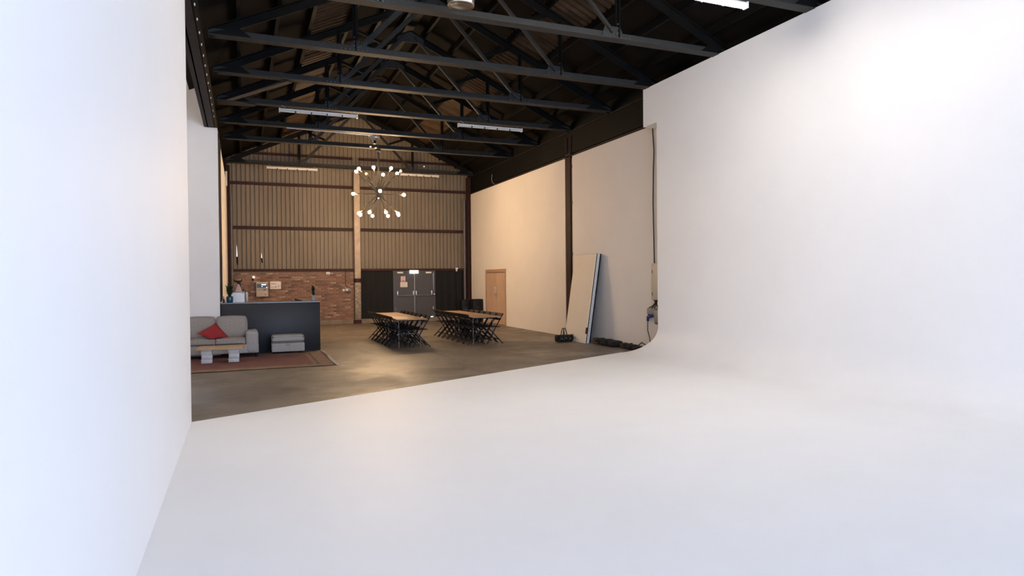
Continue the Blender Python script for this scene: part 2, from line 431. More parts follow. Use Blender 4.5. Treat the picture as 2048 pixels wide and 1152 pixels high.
for right_ in (False, True):
    for i in range(len(PUR)-1):
        corr = i == 3
        for ya, yb in zip(ycells, ycells[1:]):
            L = round(yb-ya, 3); k = (right_, i, L)
            if k not in sheets:
                me = slope_sheet(PUR[i], PUR[i+1], L, corr, right_).mesh('roof_sheet'); me.materials.append(ROOFL if corr else ROOF); sheets[k] = me
            link('rooflight_sheet' if corr else 'roof_sheet', sheets[k], ce, (0, ya, 0))
    for i in range(1, len(PUR)-1):
        x = PUR[i] if not right_ else 2*XC-PUR[i]
        z = roof_z(x)-.02
        MB().box(x-.035, x+.035, YB, 26.8, z-.16, z-.01).build('purlin', STEEL, ce)

for s_ in (-1, 1):
    x_ = XC+s_*5.3
    MB().prism([(XC,8.55+.06),(x_,roof_z(x_)+.06),(x_,roof_z(x_)+.10),(XC,8.55+.10)], 'y', YB-.2, 26.95).build('leak_block_deck', DARK, ce)  # unseen skin added over the roof sheets to block sky leaks

# trusses
def gusset(mb, pts, y): mb.prism(pts, 'y', y-.008, y+.008)
ORD = ['first', 'second', 'third', 'fourth', 'fifth', 'sixth', 'seventh', 'eighth']
def member(t, name, a, b_, w=.075, m=None):
    # an angle section: a flat leaf in the truss plane and a leaf across it
    mb = MB(); a = Vector(a); b_ = Vector(b_); d = (b_-a).normalized(); nrm = Vector((0,1,0)); s = d.cross(nrm)
    mb.bar(a, b_, .012, w, s)
    off = s*(w/2)
    mb.bar(a+off+Vector((0,-.03,0)), b_+off+Vector((0,-.03,0)), .07, .010, s)
    return mb.build(name, m or STEEL, t)
def truss_proto():
    t = thing('roof_truss', 'x', 'truss', (0,0,0), kind='structure')
    x0, x1 = -.5, 8.94
    MB().box(x0, x1, -.10, .10, 0, .016).box(x0, x1, -.012, .012, .016, .14).build('bottom_chord', STEELG, t)
    n1, n2 = 2.05, 2*XC-2.05
    zr = lambda x: roof_z(x)-.30-ZC
    for xs in ((x0, XC), (x1, XC)):
        a = (xs[0], 0, zr(xs[0])); b_ = (xs[1], 0, zr(xs[1]))
        mb = MB(); mb.bar(a, b_, .02, .15, (0,0,1)); mb.bar((a[0],0,a[2]+.08), (b_[0],0,b_[2]+.08), .16, .016, (0,0,1)); mb.build('rafter', STEEL, t)
    for n in (n1, n2):
        s = 1 if n == n1 else -1
        MB().box(n-.012, n+.012, -.06, .06, .05, zr(n)).box(n-.05, n+.05, -.008, .008, .05, zr(n)).build('vertical', STEEL, t)
        member(t, 'diagonal', (n+s*.12, -.02, .14), (XC-s*.12, -.02, zr(XC)-.05), .09, STEELG)
        xm = n+s*1.0
        zd = .14+(zr(XC)-.19)*(xm-n-s*.12)/(XC-n-s*.24)
        member(t, 'strut', (xm-s*.05, .02, zd), (n+s*.25, .02, zr(n+s*.25)))
        g = MB(); gusset(g, [(n-.34 if s < 0 else n-.16, .016), (n+.16 if s < 0 else n+.34, .016), (n+.10 if s < 0 else n+.34, .10), (n+.03, .24), (n-.28 if s < 0 else n-.03, .24), (n-.34 if s < 0 else n-.10, .10)], -.022)
        go = g.build('gusset_plate', STEELG, t)
        rv = MB()
        for k in range(7): rv.box(n-.28+k*.08*(1), n-.26+k*.08, -.045, -.03, .045, .065)
        for k in range(4): rv.box(n+s*(.05+k*.05)-.01, n+s*(.05+k*.05)+.01, -.045, -.03, .10+k*.03, .12+k*.03)
        for k in range(3): rv.box(n-.035, n-.015, -.045, -.03, .12+k*.08, .14+k*.08)
        r_ = rv.build('rivet_heads', RIVET, go, kind='stuff')
    g = MB(); gusset(g, [(XC-.35, zr(XC)-.22), (XC+.35, zr(XC)-.22), (XC+.35, zr(XC)-.1), (XC, zr(XC)+.1), (XC-.35, zr(XC)-.1)], -.022)
    g.build('gusset_plate', STEELG, t)
    for xs, s in ((x0, 1), (x1, -1)):
        g = MB(); gusset(g, [(xs, .016), (xs+s*.75, .016), (xs+s*.5, .2), (xs, zr(xs)+.02)], -.022); g.build('gusset_plate', STEEL, t)
    return t
tp = truss_proto()
for i, y in enumerate(TR):
    t = tp if i == 0 else copy_tree(tp, (0, y, ZC))
    t.location = (0, y, ZC)
    if i == 0: lab = 'black steel roof truss carrying the lit fluorescent lamp, nearest the camera'
    elif i == 7: lab = 'black steel roof truss hard against the corrugated gable wall'
    elif i == 4: lab = 'black steel roof truss carrying the two unlit battens above the hall'
    elif i == 6: lab = 'black steel roof truss from which the chandelier hangs'
    else: lab = '%s black steel roof truss counted from the camera' % ORD[i]
    t['label'] = lab; t['group'] = 'roof trusses'
# plan brace at the left wall
br = thing('wind_brace', 'grey flat steel brace between girder and roof truss at left', 'brace', (0,0,0))
MB().bar((-.45, 17.3, 6.03), (1.0, 14.95, 6.03), .14, .012).build('brace_flat', mat('grey_brace_steel', (.075,.073,.068), .5, noise=.2), br)
MB().prism([(-.5,16.95),(-.15,16.95),(.35,17.15),(.35,17.32),(-.5,17.45)], 'z', 6.02, 6.035).build('brace_plate', STEELG, br)

# girders
def girder(name, xa, xb, z0, z1, web, label, bolts):
    g = thing(name, label, 'girder', (0,0,0), kind='structure')
    MB().box(xa, xb, bolts[0], bolts[1], z0, z0+.03).build('bottom_flange', BEAM, g)
    MB().box(xa, xb, bolts[0], bolts[1], z1-.03, z1).build('top_flange', BEAM, g)
    MB().box(web-.012, web+.012, bolts[0], bolts[1], z0, z1).build('web', BEAM, g)
    return g
gl = girder('steel_girder', -.78, -.57, 5.345, 6.04, -.70, 'dark steel girder along the top of the left side', (YB, 26.6))
MB().box(-.60, -.57, YB, 26.6, 5.50, 6.04).build('side_plate', STEEL, gl)
for i in range(14):
    y = 9.6+i*.56
    MB().lathe([(0,0),(.022,0),(.022,.015),(0,.018)], 8).build('bolt_head', WPL, gl, (-.572, y, 5.60)).rotation_euler.y = math.pi/2
gr = girder('steel_girder', 8.93, 9.2, 5.31, 6.04, 9.05, 'dark steel girder along the top of the right lining wall', (13.0, 26.6))
MB().box(8.98, 9.3, YB, 26.6, 5.40, 6.6).build('side_plate', STEEL, gr)

# columns
def column(x, y0, y1, z1, m, label, w=.2):
    t = thing('steel_column', label, 'column', (x, (y0+y1)/2, 0), kind='structure'); d = (y1-y0)/2
    MB().box(-w/2, w/2, -d, -d+.02, 0, z1).build('flange', m, t); MB().box(-w/2, w/2, d-.02, d, 0, z1).build('flange', m, t)
    MB().box(-.01, .01, -d, d, 0, z1).build('web', m, t)
    return t
cc = thing('steel_column', 'cream painted column in the middle of the gable wall', 'column', (4.245, 26.5, 0), kind='structure')
MB().rbox(-.115, .115, -.09, .13, 1.80, 6.03, .006, 1).build('upper_shaft', CREAMP, cc)
MB().rbox(-.115, .115, -.09, .13, .15, 1.64, .006, 1).build('lower_shaft', mat('scuffed_column_paint', (.42,.35,.27), .7, noise=.65, nscale=14), cc)
MB().rbox(-.10, .10, -.085, .13, 1.64, 1.80, .004, 1).build('dark_band', BROWNST, cc)
MB().box(-.16, .12, -.16, .1, 0, .15).build('base_block', BROWNST, cc)
column(8.90, 26.30, 26.55, 6.03, BROWNST, 'dark brown column in the far right corner', .14)
column(-.44, 26.40, 26.62, 6.03, BROWNST, 'dark brown column in the far left corner', .12)
c2 = column(9.02, 17.15, 17.45, 5.9, BROWNST, 'dark brown column between the two right lining walls', .16)
MB().box(-.09, -.075, -.15, .15, 0, 5.4).build('face_plate', BROWNST, c2)
cp = thing('conduit', 'grey conduit with black clips beside the dark right column', 'conduit', (8.97, 17.08, 0))
MB().tube([(0,0,0),(0,0,5.25)], .022, 8).build('pipe', GREYP, cp)
for z in (.9, 2.4, 3.9, 4.95): MB().box(-.035, .035, -.03, .03, z, z+.09).build('clip', BLACKP, cp)
def pipe(x, y, z0, z1, r, label):
    t = thing('downpipe', label, 'pipe', (x, y, 0))
    MB().tube([(0,0,z0),(0,0,z1)], r, 12).build('pipe', PVC, t)
    for z in (1.2, 2.25, 3.8, 4.9): MB().tube([(0,0,z),(0,0,z+.05)], r*1.2, 12).build('collar', PVC, t)
    return t
pipe(-.36, 26.52, .0, 5.0, .05, 'grey downpipe in the left corner behind the counter')
pipe(8.75, 26.52, 0, 5.1, .055, 'grey downpipe in the right corner beside the black curtain')

# black curtains either side of the doors
def curtain(x0, x1, label):
    mb = MB(); n = int((x1-x0)/.03); a = []; b_ = []
    for i in range(n+1):
        x = x0+(x1-x0)*i/n; y = 26.67+.018*math.sin(x*21)+.010*math.sin(x*47+1)
        a.append((x, y, .19+.012*math.sin(x*9))); b_.append((x, y, 2.11))
    mb.add(a+b_, [(i, i+1, n+2+i, n+1+i) for i in range(n)], True)
    mb.box(x0, x1, 26.70, 26.75, .17, 2.11)
    return tag(mb.build('blackout_curtain', BLACKC), label, 'curtain', 'blackout curtains')
curtain(4.37, 5.71, 'black curtain between the cream column and the grey doors')
curtain(7.47, 8.86, 'black curtain right of the grey double doors')

# grey double doors
D = thing('door_1', 'grey double fire doors with push bars under the exit sign', 'door', (6.59, 26.68, 0), kind='structure')
fr = MB().box(-.89,-.81,-.05,.13,.145,2.11).box(.82,.89,-.05,.13,.145,2.11).box(-.82,.82,-.05,.13,2.02,2.11).box(-.82,-.0,.02,.05,.145,2.04).build('door_frame', GDOOR, D)
for s in (-1, 1):
    if s < 0: lf = MB().box(-.82, -.006, -.03, .02, .16, 2.03)
    else: lf = MB().prism([(.006,.175),(.45,.17),(.81,.205),(.815,1.05),(.79,1.95),(.80,2.03),(.006,2.03)], 'y', -.03, .02)
    lf = lf.build('door_leaf', GDOOR, D)
    x0, x1 = (-.72, -.06) if s < 0 else (.06, .72)
    MB().tube([(x0,-.10,1.085),(x1,-.10,1.085)], .014, 8).build('push_bar', CHROME, lf)
    for x in (x0, x1): MB().rbox(x-.03, x+.03, -.12, -.03, 1.06, 1.27, .012, 2).build('bar_bracket', CHROME, lf)
    MB().rbox(s*.60-.12, s*.60+.12, -.09, -.03, 1.985, 2.055, .008, 1).build('door_closer', WPL, lf)
    MB().box(s*.79-.02 if s > 0 else -.82, s*.79+.02 if s > 0 else -.80, -.045, -.03, .5, .6).build('hinge', CHROME, lf)
MB().tube([(0,-.045,.2),(0,-.045,2.0)], .014, 8).build('centre_rod', CHROME, D)
MB().rbox(.79, .87, -.10, -.05, 1.08, 1.15, .01, 2).build('side_bolt', CHROME, D)
ex = thing('exit_sign', 'brightly lit white exit sign above the grey doors', 'sign', (6.56, 26.57, 2.05))
MB().rbox(-.18, .18, -.03, .05, -.065, .065, .01, 2).build('housing', EXITM, ex)
MB().box(-.02, .02, -.02, .03, -.1, -.065).build('clip', WPL, ex)
def notice(name, label, x0, x1, z0, z1, y, m, group=None):
    t = thing(name, label, 'sign', ((x0+x1)/2, y, z0), group=group)
    w = (x1-x0)/2; h = z1-z0
    MB().box(-w, w, -.006, .006, 0, h).build('plate', m, t)
    return t, w, h
t, w, h = notice('prohibition_notice', 'small red prohibition notice on the left grey door', 6.02, 6.205, 1.655, 1.87, 26.638, PAPER)
ring = MB(); n = 24
for k in range(n):
    a0, a1 = 2*math.pi*k/n, 2*math.pi*(k+1)/n
    P = lambda r, a: (r*math.cos(a), -.009, .132+r*math.sin(a))
    ring.add([P(.048,a0),P(.062,a0),P(.062,a1),P(.048,a1)], [(0,1,2,3)])
ring.bar((-.036,-.009,.168), (.036,-.009,.096), .003, .012, (0,1,0)); ring.build('red_ring', INKR, t)
MB().bar((-.03,-.008,.135), (.03,-.008,.135), .003, .014, (0,0,1)).build('symbol', INK, t)
MB().box(-.075,.075,-.008,-.006,.018,.052).build('text_band', INKR, t)
t, w, h = notice('paper_notice', 'plain white paper notice below the red one on the left grey door', 5.995, 6.29, 1.425, 1.635, 26.638, PAPER)
for i in range(5): MB().box(-.10, .10-(i % 3)*.03, -.008, -.006, .16-i*.03, .166-i*.03).build('text_line', GREYP, t)

# wooden double door in the right wall
D2 = thing('door_2', 'pale wooden double door in the right lining wall', 'door', (XR, (DY0+DY1)/2, 0), kind='structure')
hw = (DY1-DY0)/2
MB().box(-.03,.1,-hw-.0,-hw+.09,0,DZ).box(-.03,.1,hw-.09,hw,0,DZ).box(-.03,.1,-hw+.09,hw-.09,DZ-.11,DZ).build('door_frame', FRAMEW, D2)
for s in (-1, 1):
    lf = MB().box(.03,.08, (0.003 if s > 0 else -hw+.09), (hw-.09 if s > 0 else -.003), .01, DZ-.11).build('door_leaf', WOOD, D2)
    hy = s*.07
    MB().tube([(.03,hy,1.13),(-.02,hy,1.13),(-.03,hy,1.16),(-.03,hy,1.40),(-.02,hy,1.43),(.03,hy,1.43)], .010, 8).build('pull_handle', CHROME, lf)
    MB().box(.022,.03,hy-.02,hy+.02,1.0,1.06).build('lock_plate', CHROME, lf)
MB().box(.025,.032,-hw+.1,-hw+.14,1.5,1.6).build('hinge', CHROME, D2)

# ------------------------------------------------------------------ lamps
def batten(x0, x1, y, z, label, lit, group, top=ZC):
    t = thing('fluorescent_batten', label, 'ceiling lamp', ((x0+x1)/2, y, z), group=group); L = (x1-x0)/2
    MB().rbox(-L, L, -.045, .045, .0, .045, .008, 1).build('housing', WPL, t)
    for s in (-1, 1):
        MB().box(s*L-.015, s*L+.015, -.05, .05, -.045, .05).build('end_cap', WPL, t)
        MB().tube([(s*(L-.15),0,.07),(s*(L-.15)+s*.1,0,top-z)], .006, 6).build('hanger', CHROME, t)
    for yy in (-.022, .022):
        MB().tube([(-L+.02,yy,-.020),(L-.02,yy,-.020)], .014 if not lit else .020, 10).build('tube', TUBEON if lit else WPL, t)
    for k in range(4):
        x = -L*.6+k*L*.4; MB().box(x-.012, x+.012, -.048, .048, -.045, 0).build('clip', BLACKP if not lit else WPL, t)
    return t
G = 'fluorescent battens under the trusses'
batten(5.28, 7.27, 8.05, 5.93, 'lit fluorescent batten glowing at the top right above the cove', True, G)
batten(.9, 2.8, 8.05, 5.93, 'unseen lit fluorescent batten over the left part of the cove', True, G)  # out-of-frame mate of the visible lit lamp, kept for brightness
batten(5.28, 7.27, 5.75, 5.93, 'added unseen lit batten overhead on the camera side of the visible lit lamp', True, G)  # added out of frame to brighten the cove
batten(3.1, 5.0, 8.05, 5.93, 'added unseen lit batten over the middle of the cove', True, G)  # added above the frame to push light towards the hall
batten(-2.9, -1.1, 13.6, 5.6, 'added unseen lit batten in the left aisle behind the cove wall', True, G, 6.6)  # added, hidden; brightens the pale return wall behind the sofa
batten(.9, 2.78, 17.1, 5.93, 'unlit white batten lamp left of centre under the middle truss', False, G)
batten(5.5, 7.37, 17.1, 5.93, 'unlit white batten lamp right of centre under the middle truss', False, G)
batten(.9, 2.68, 25.9, 5.93, 'unlit white batten lamp by the gable wall, left of chandelier', False, G)
batten(5.9, 7.45, 25.9, 5.93, 'unlit white batten lamp by the gable wall, right of chandelier', False, G)

hb = thing('high_bay_lamp', 'unlit silver high-bay lamp hanging at the top edge', 'ceiling lamp', (3.05, 9.3, 5.77))
MB().lathe([(.0,.045),(.15,.04),(.185,.0),(.20,.02),(.205,.12),(.20,.26),(.15,.34),(.08,.38)], 32).build('reflector', SILVER, hb)
MB().lathe([(0,.36),(.09,.36),(.09,.60),(.05,.64),(0,.64)], 20).build('ballast_can', SILVER, hb)
MB().tube([(0,0,.64),(0,0,2.1)], .01, 8).build('suspension_rod', CHROME, hb)

ch = thing('chandelier', 'black sputnik chandelier with glowing globe bulbs over the hall', 'chandelier', (4.2, 21.7, 4.56))
hub = MB()
hub.lathe([(0,-.12),(.07,-.10),(.115,-.04),(.115,.04),(.07,.10),(0,.12)], 16); hub.build('hub', BLACKP, ch)
MB().tube([(0,0,.1),(0,0,1.5)], .028, 10).build('stem', BLACKP, ch)
MB().lathe([(0,1.40),(.09,1.40),(.09,1.47),(0,1.5)], 16).build('ceiling_cap', BLACKP, ch)
bulb_prof = [(.014,0),(.026,.012),(.044,.035),(.052,.060),(.044,.09),(.024,.107),(0,.112)]
def arm(az, el, L, lit):
    d = Vector((math.cos(az)*math.cos(el), math.sin(az)*math.cos(el), math.sin(el)))
    a = MB().tube([d*.06, d*(L-.16)], .019, 8).build('arm', BLACKP, ch)
    MB().tube([d*(L-.17), d*(L-.10)], .024, 10).build('bulb_socket', BRASS, a)
    bo = MB().lathe(bulb_prof, 12).build('bulb', BULBON if lit else BULBOFF, a)
    bo.location = d*(L-.10); bo.rotation_mode = 'QUATERNION'; bo.rotation_quaternion = Vector((0,0,1)).rotation_difference(d)
for k in range(8): arm(math.radians(22+45*k), math.radians(46), 1.10, k not in (2, 7))
for k in range(4): arm(math.radians(-8+90*k), 0, .86, True)
for k in range(8): arm(math.radians(8+45*k), math.radians(-44), .98, True)

sb = thing('lamp_bracket', 'pale bracket with small spotlights above the chandelier', 'spotlight', (3.66, 19.5, 5.80))
MB().box(-.16,.16,-.03,.03,.16,.20).prism([(-.14,.16),(.0,-.02),(.06,-.02),(.02,.16)], 'y', -.02, .02).prism([(.10,.16),(.16,.16),(.15,.06)], 'y', -.02, .02).build('bracket', GREYP, sb)
MB().rbox(-.02,.05,-.04,.05,-.04,.06,.008,1).build('lamp_head', BLACKP, sb)
tag(MB().tube([(1.2,19.42,6.02),(2.4,19.42,6.0),(3.6,19.42,5.99)], .014, 8).build('conduit', CHROME), 'thin pale conduit under the truss leading to the spotlight bracket', 'conduit')
sp = thing('spotlight', 'two tiny lit spots beside the chandelier stem top', 'spotlight', (3.99, 21.55, 6.08))
for dx in (-.07, .10): MB().rbox(dx-.028, dx+.028, -.02, .02, -.012-.3*max(dx,0), .012-.3*max(dx,0), .008, 1).build('lens', LAMPLED, sp)
MB().box(-.05,.2,0,.04,.02,.05).build('arm', BLACKP, sp)

# ------------------------------------------------------------------ lounge corner
cu = thing('reception_counter', 'navy blue reception counter with grey top in front of brick wall', 'counter', (0,0,0))
MB().rbox(-.5, 1.78, 16.95, 17.0, 0, 1.195, .006, 1).build('front_panel', NAVY, cu)
MB().rbox(1.73, 1.78, 17.0, 19.2, 0, 1.195, .006, 1).build('side_panel', NAVY, cu)
MB().box(-.5, 1.73, 17.0, 17.5, 1.0, 1.195).build('shelf', NAVY, cu)
MB().prism([(-.5,16.94),(1.79,16.94),(1.79,19.2),(1.25,19.2),(1.25,17.55),(-.5,17.55)], 'z', 1.197, 1.222).build('counter_top', CTOP, cu)

rx0, rx1, ry0, ry1 = -2.0, 1.76, 13.72, 16.62
hx, hy = (rx1-rx0)/2, (ry1-ry0)/2
RUG = rug_mat(hx, hy)
rg = thing('rug', 'worn red-brown patterned rug under the sofa and ottoman', 'rug', ((rx0+rx1)/2, (ry0+ry1)/2, 0))
def rugmesh():
    mb = MB(); nx, ny = 40, 30; vs = []
    for j in range(ny+1):
        for i in range(nx+1):
            x = -hx+2*hx*i/nx; y = -hy+2*hy*j/ny
            y2 = y+.02*math.sin(x*2.1)*(j in (0, ny)); x2 = x+.03*math.sin(y*2.3)*(i in (0, nx))
            vs.append((x2, y2, .012+.002*math.sin(x*9+y*4)))
    fs = [(j*(nx+1)+i, j*(nx+1)+i+1, (j+1)*(nx+1)+i+1, (j+1)*(nx+1)+i) for j in range(ny) for i in range(nx)]
    mb.add(vs, fs, True); mb.box(-hx+.03, hx-.03, -hy+.03, hy-.03, .001, .009)
    return mb
rugmesh().build('pile', RUG, rg)
fr = MB()
for k in range(90):
    y = -hy+2*hy*k/89; fr.bar((hx, y, .008), (hx+.06+random.uniform(-.015,.02), y+random.uniform(-.015,.015), .004), .012, .006)
fr.build('fringe', mat('fringe_thread', (.55,.45,.32), .9, noise=.1), rg, kind='stuff')

so = thing('sofa', 'grey fabric two-seat sofa with right arm before the counter', 'sofa', (-.58, 16.42, .0155))
sx = -.58
MB().rbox(-1.0, .90, -.44, .42, .09, .29, .02, 2).build('base', FABRICL, so)
for s in (-1, 1): MB().rbox(s*.765-.135, s*.765+.135, -.46, .44, .085, .585, .07, 4).build('arm', FABRICL, so)
MB().rbox(-.66, .66, .20, .43, .25, .80, .05, 3).build('back_frame', FABRIC, so)
for s in (-1, 1):
    MB().rbox(.0 if s > 0 else -.63, .63 if s > 0 else -.0, -.44, .22, .285, .43, .04, 3, .02).build('seat_cushion', FABRIC, so)
    b_ = MB().rbox(-.325, .325, -.09, .09, -.25, .25, .055, 3, .018).build('back_cushion', FABRIC, so)
    b_.location = (s*.335, .14, .655); b_.rotation_euler.x = math.radians(-9)
for x in (-.85, .85):
    for y in (-.38, .36): MB().lathe([(.025,0),(.032,.085)], 10, (x, y, 0)).build('foot', BLACKP, so)
pc = MB(); n = 10
Q = [Vector((-.95,16.10,.575)), Vector((-.57,16.36,.80)), Vector((-.30,16.20,.475)), Vector((-.67,15.98,.455))]
nrm = (Q[1]-Q[0]).cross(Q[3]-Q[0]).normalized()
for sgn in (1, -1):
    vs = []
    for j in range(n+1):
        for i in range(n+1):
            u, v = i/n, j/n
            p = Q[0]*(1-u)*(1-v)+Q[1]*u*(1-v)+Q[2]*u*v+Q[3]*(1-u)*v
            th = .075*(16*u*(1-u)*v*(1-v))**.5
            ctr = (Q[0]+Q[1]+Q[2]+Q[3])/4
            pin = 1-.08*(1-abs(2*u-1)**2 if v in (0,1) else 1-abs(2*v-1)**2 if u in (0,1) else 0)
            vs.append(ctr+(p-ctr)*pin+nrm*th*sgn)
    pc.add(vs, [(j*(n+1)+i, j*(n+1)+i+1, (j+1)*(n+1)+i+1, (j+1)*(n+1)+i) for j in range(n) for i in range(n)], True)
tag(pc.build('throw_cushion', RED), 'red scatter cushion lying on the grey sofa', 'cushion')

ct = thing('coffee_table', 'low coffee table, oak plank on two white block pedestals', 'table', (-.44, 15.25, .0155))
MB().prism([(-.47,-.19),(.42,-.21),(.47,.22),(-.41,.24)], 'z', .285, .335).build('plank_top', OAK, ct)
for x in (-.28, .245):
    p = thing('pedestal', '', ''); del p['label']; del p['category']; p.parent = ct; p.location = (x, 0, 0)
    for k, (z0, z1, dx) in enumerate(((0,.085,0),(.088,.19,.006),(.193,.284,-.004))):
        MB().rbox(-.105+dx, .105+dx, -.12, .15, z0, z1, .006, 1).build('block', WBLOCK, p)
ot = thing('ottoman', 'grey fabric storage ottoman against the navy counter', 'ottoman', (.985, 16.60, .0155))
MB().rbox(-.37, .37, -.23, .23, .04, .245, .02, 3).build('box', FABRICL, ot)
MB().rbox(-.365, .365, -.225, .225, .25, .43, .05, 4, .01).build('lid', FABRICL, ot)
MB().prism([(-.05,.17),(.05,.17),(.035,.25),(-.035,.25)], 'y', -.24, -.228).build('pull_tab', FABRIC, ot)
for x in (-.3, .3):
    for y in (-.17, .17): MB().lathe([(.02,0),(.025,.045)], 8, (x,y,0)).build('foot', BLACKP, ot)

# things on the counter
ZT = 1.222
def plant(name, label, x, y, potmat, r, h, nl, lh, spread, cat='plant'):
    t = thing(name, label, cat, (x, y, ZT))
    MB().lathe([(0,0),(r*.85,0),(r*.98,h*.3),(r,h*.8),(r*.93,h),(r*.82,h),(r*.8,h*.85),(0,h*.85)], 20).build('pot', potmat, t)
    MB().lathe([(0,h*.87),(r*.8,h*.87)], 14).build('soil', SOIL, t)
    for k in range(nl):
        a = random.uniform(0, 6.28); rr = random.uniform(.2,1)*spread; z = h+random.uniform(.15,1)*lh
        base = Vector((0,0,h*.85+random.uniform(0,.6)*(z-h))); tip = Vector((rr*math.cos(a), rr*math.sin(a), z))
        mb = MB(); d = (tip-base); sd = d.cross(Vector((0,0,1))).normalized()*random.uniform(.026,.045)
        m1 = base+d*.55+Vector((0,0,.02))
        mb.add([base, m1+sd, tip, m1-sd, m1+Vector((0,0,-.006))], [(0,1,4),(1,2,4),(2,3,4),(3,0,4)], True)
        mb.build('leaf', LEAF, t)
    MB().tube([(0,0,h*.8),(.004,0,h+lh*.5),(0,0,h+lh*.9)], .008, 6).build('stem', BROWNST, t)
    return t
plant('potted_plant', 'dark leafy plant in a teal pot on the counter left end', -.29, 17.14, POTB, .078, .15, 46, .34, .13)
plant('potted_plant', 'small upright plant in a grey pot on the counter right end', 1.65, 17.2, POTG, .06, .14, 36, .27, .06)
mo = thing('desk_screen', 'white-faced flat screen box standing on the counter', 'screen', (-.07, 17.32, ZT))
MB().rbox(-.19, .125, -.06, .10, .0, .255, .01, 1).build('case', GREYP, mo)
MB().box(-.185, .105, -.068, -.058, .0, .235).build('white_face', WPL, mo)
MB().box(.055,.09,-.071,-.067,.205,.222).build('badge', GREYP, mo)
MB().lathe([(0,0),(.024,0),(.026,.22),(.02,.25),(0,.25)], 12, (.165,-.02,0)).build('roll', CREAMB, mo)
tr = tag(MB().prism([(-.09,0),(.07,0),(.0,.19),(-.02,.19)], 'y', -.012, .012).build('card_triangle', PINK, loc=(-.08, 17.30, ZT+.257)), 'pale triangular card standing on the white-faced screen', 'ornament')
an = thing('antler_ornament', 'dark horned ornament on a stem behind the triangular card', 'ornament', (-.09, 17.49, ZT))
MB().lathe([(0,0),(.045,0),(.05,.02),(0,.025)], 14).build('base', BLACKP, an)
MB().tube([(0,0,.02),(.0,0,.40),(-.01,0,.50)], [.012,.012,.03], 8).build('stem', BLACKP, an)
MB().tube([(-.01,0,.50),(-.06,0,.51),(-.10,0,.53),(-.105,0,.58)], [.028,.022,.016,.006], 8).build('horn', BLACKP, an)
MB().tube([(-.01,0,.50),(.04,0,.51),(.075,0,.53),(.08,0,.58)], [.028,.022,.016,.006], 8).build('horn', BLACKP, an)
MB().tube([(0,0,.5),(.03,-.02,.44),(.035,-.03,.37)], [.03,.022,.01], 8).build('muzzle', BLACKP, an)
MB().tube([(.0,-.0,.3),(.09,-.0,.29),(.125,-.0,.31)], [.012,.012,.022], 8).build('side_knob', BLACKP, an)
for i, (x, h, m) in enumerate(((-.455,.07,BEIGE),(-.425,.14,BROWNST),(-.395,.11,GREYP))):
    b_ = thing('bottle', ['squat beige jar at the counter left end', 'tall brown bottle beside the teal pot on the counter', 'grey bottle next to the teal pot on the counter'][i], 'bottle', (x, 17.15+.03*(i % 2), ZT), group='bottles on the counter')
    MB().lathe([(0,0),(.014,0),(.015,h*.6),(.007,h*.75),(.007,h)], 12).build('body', m, b_)
    MB().lathe([(.009,h),(.009,h+.012),(0,h+.012)], 10).build('cap', BLACKP, b_)
tag(MB().rbox(-.02,.02,-.02,.02,0,.025,.004,1).build('small_card_box', WPL, loc=(-.47, 17.02, ZT)), 'tiny white box at the counter left corner', 'box')
lap = thing('document_tray', 'dark slanted tray lying on the counter near the grey pot', 'tray', (1.33, 17.5, ZT))
MB().prism([(-.10,.0),(.08,.0),(.08,.012),(-.10,.06)], 'y', -.1, .1).build('tray', BLACKP, lap); MB().box(-.08,.07,-.09,.09,.012,.02).build('sheet', PAPER, lap)

# things on the brick wall
yb = 26.695
t = thing('alarm_panel', 'beige and blue alarm control box on the brick wall', 'control box', (.685, yb, 1.14))
MB().rbox(-.21, .21, -.12, 0, 0, .555, .01, 2).build('housing', BEIGE, t)
MB().box(-.19,.19,-.124,-.12,.335,.49).build('blue_panel', BLUEB, t)
MB().box(-.02,.14,-.127,-.124,.44,.47).build('display', LAMPLED, t)
MB().box(-.19,.19,-.123,-.12,.22,.325).build('lower_band', GREYP, t)
MB().box(.04,.13,-.127,-.123,.23,.28).build('keypad', PVC, t); MB().box(.08,.15,-.124,-.12,.06,.09).build('maker_plate', PVC, t)
for x, z in ((.0,.385),(.16,.35)): MB().box(x-.012,x+.012,-.128,-.124,z-.012,z+.012).build('indicator', LAMPLED, t)
t, w, h = notice('wall_notice', 'white printed notice beside the alarm box on brick', .975, 1.365, 1.42, 1.71, yb-.012, PAPER)
MB().prism([(-.17,.205),(.03,.185),(.03,.20),(-.17,.225)], 'y', -.008, -.006).build('heading', PVC, t)
MB().box(-.17,-.06,-.008,-.006,.055,.065).box(-.17,-.09,-.008,-.006,.075,.083).build('text_line', PVC, t)
MB().box(-.04,.04,-.008,-.006,.05,.10).build('picture', GREYP, t); MB().box(.09,.125,-.008,-.006,.07,.14).build('emblem', GREYP, t)
t = thing('wall_sensor', 'small white ball sensor with cable on the brick wall, given a glow', 'lamp', (.39, yb, 1.88))
MB().lathe([(0,-.04),(.028,-.028),(.04,0),(.028,.028),(0,.04)], 12, (0,-.06,0)).build('globe', LAMPLED, t)  # glow added to the sensor's white ball
MB().tube([(0,-.02,0),(0,-.01,.1),(-.05,-.01,.22)], .006, 6).build('cable', GREYP, t); MB().lathe([(.02,-.12),(.03,-.03)], 10, (-.02,-.03,-.02)).build('bracket', BLACKP, t)
t = thing('thermostat', 'small white thermostat high on the brick wall', 'thermostat', (3.125, yb, 2.02))
MB().rbox(-.07,.07,-.03,0,-.045,.045,.008,2).build('case', WPL, t); MB().box(-.03,.03,-.033,-.03,-.01,.02).build('dial', GREYP, t)
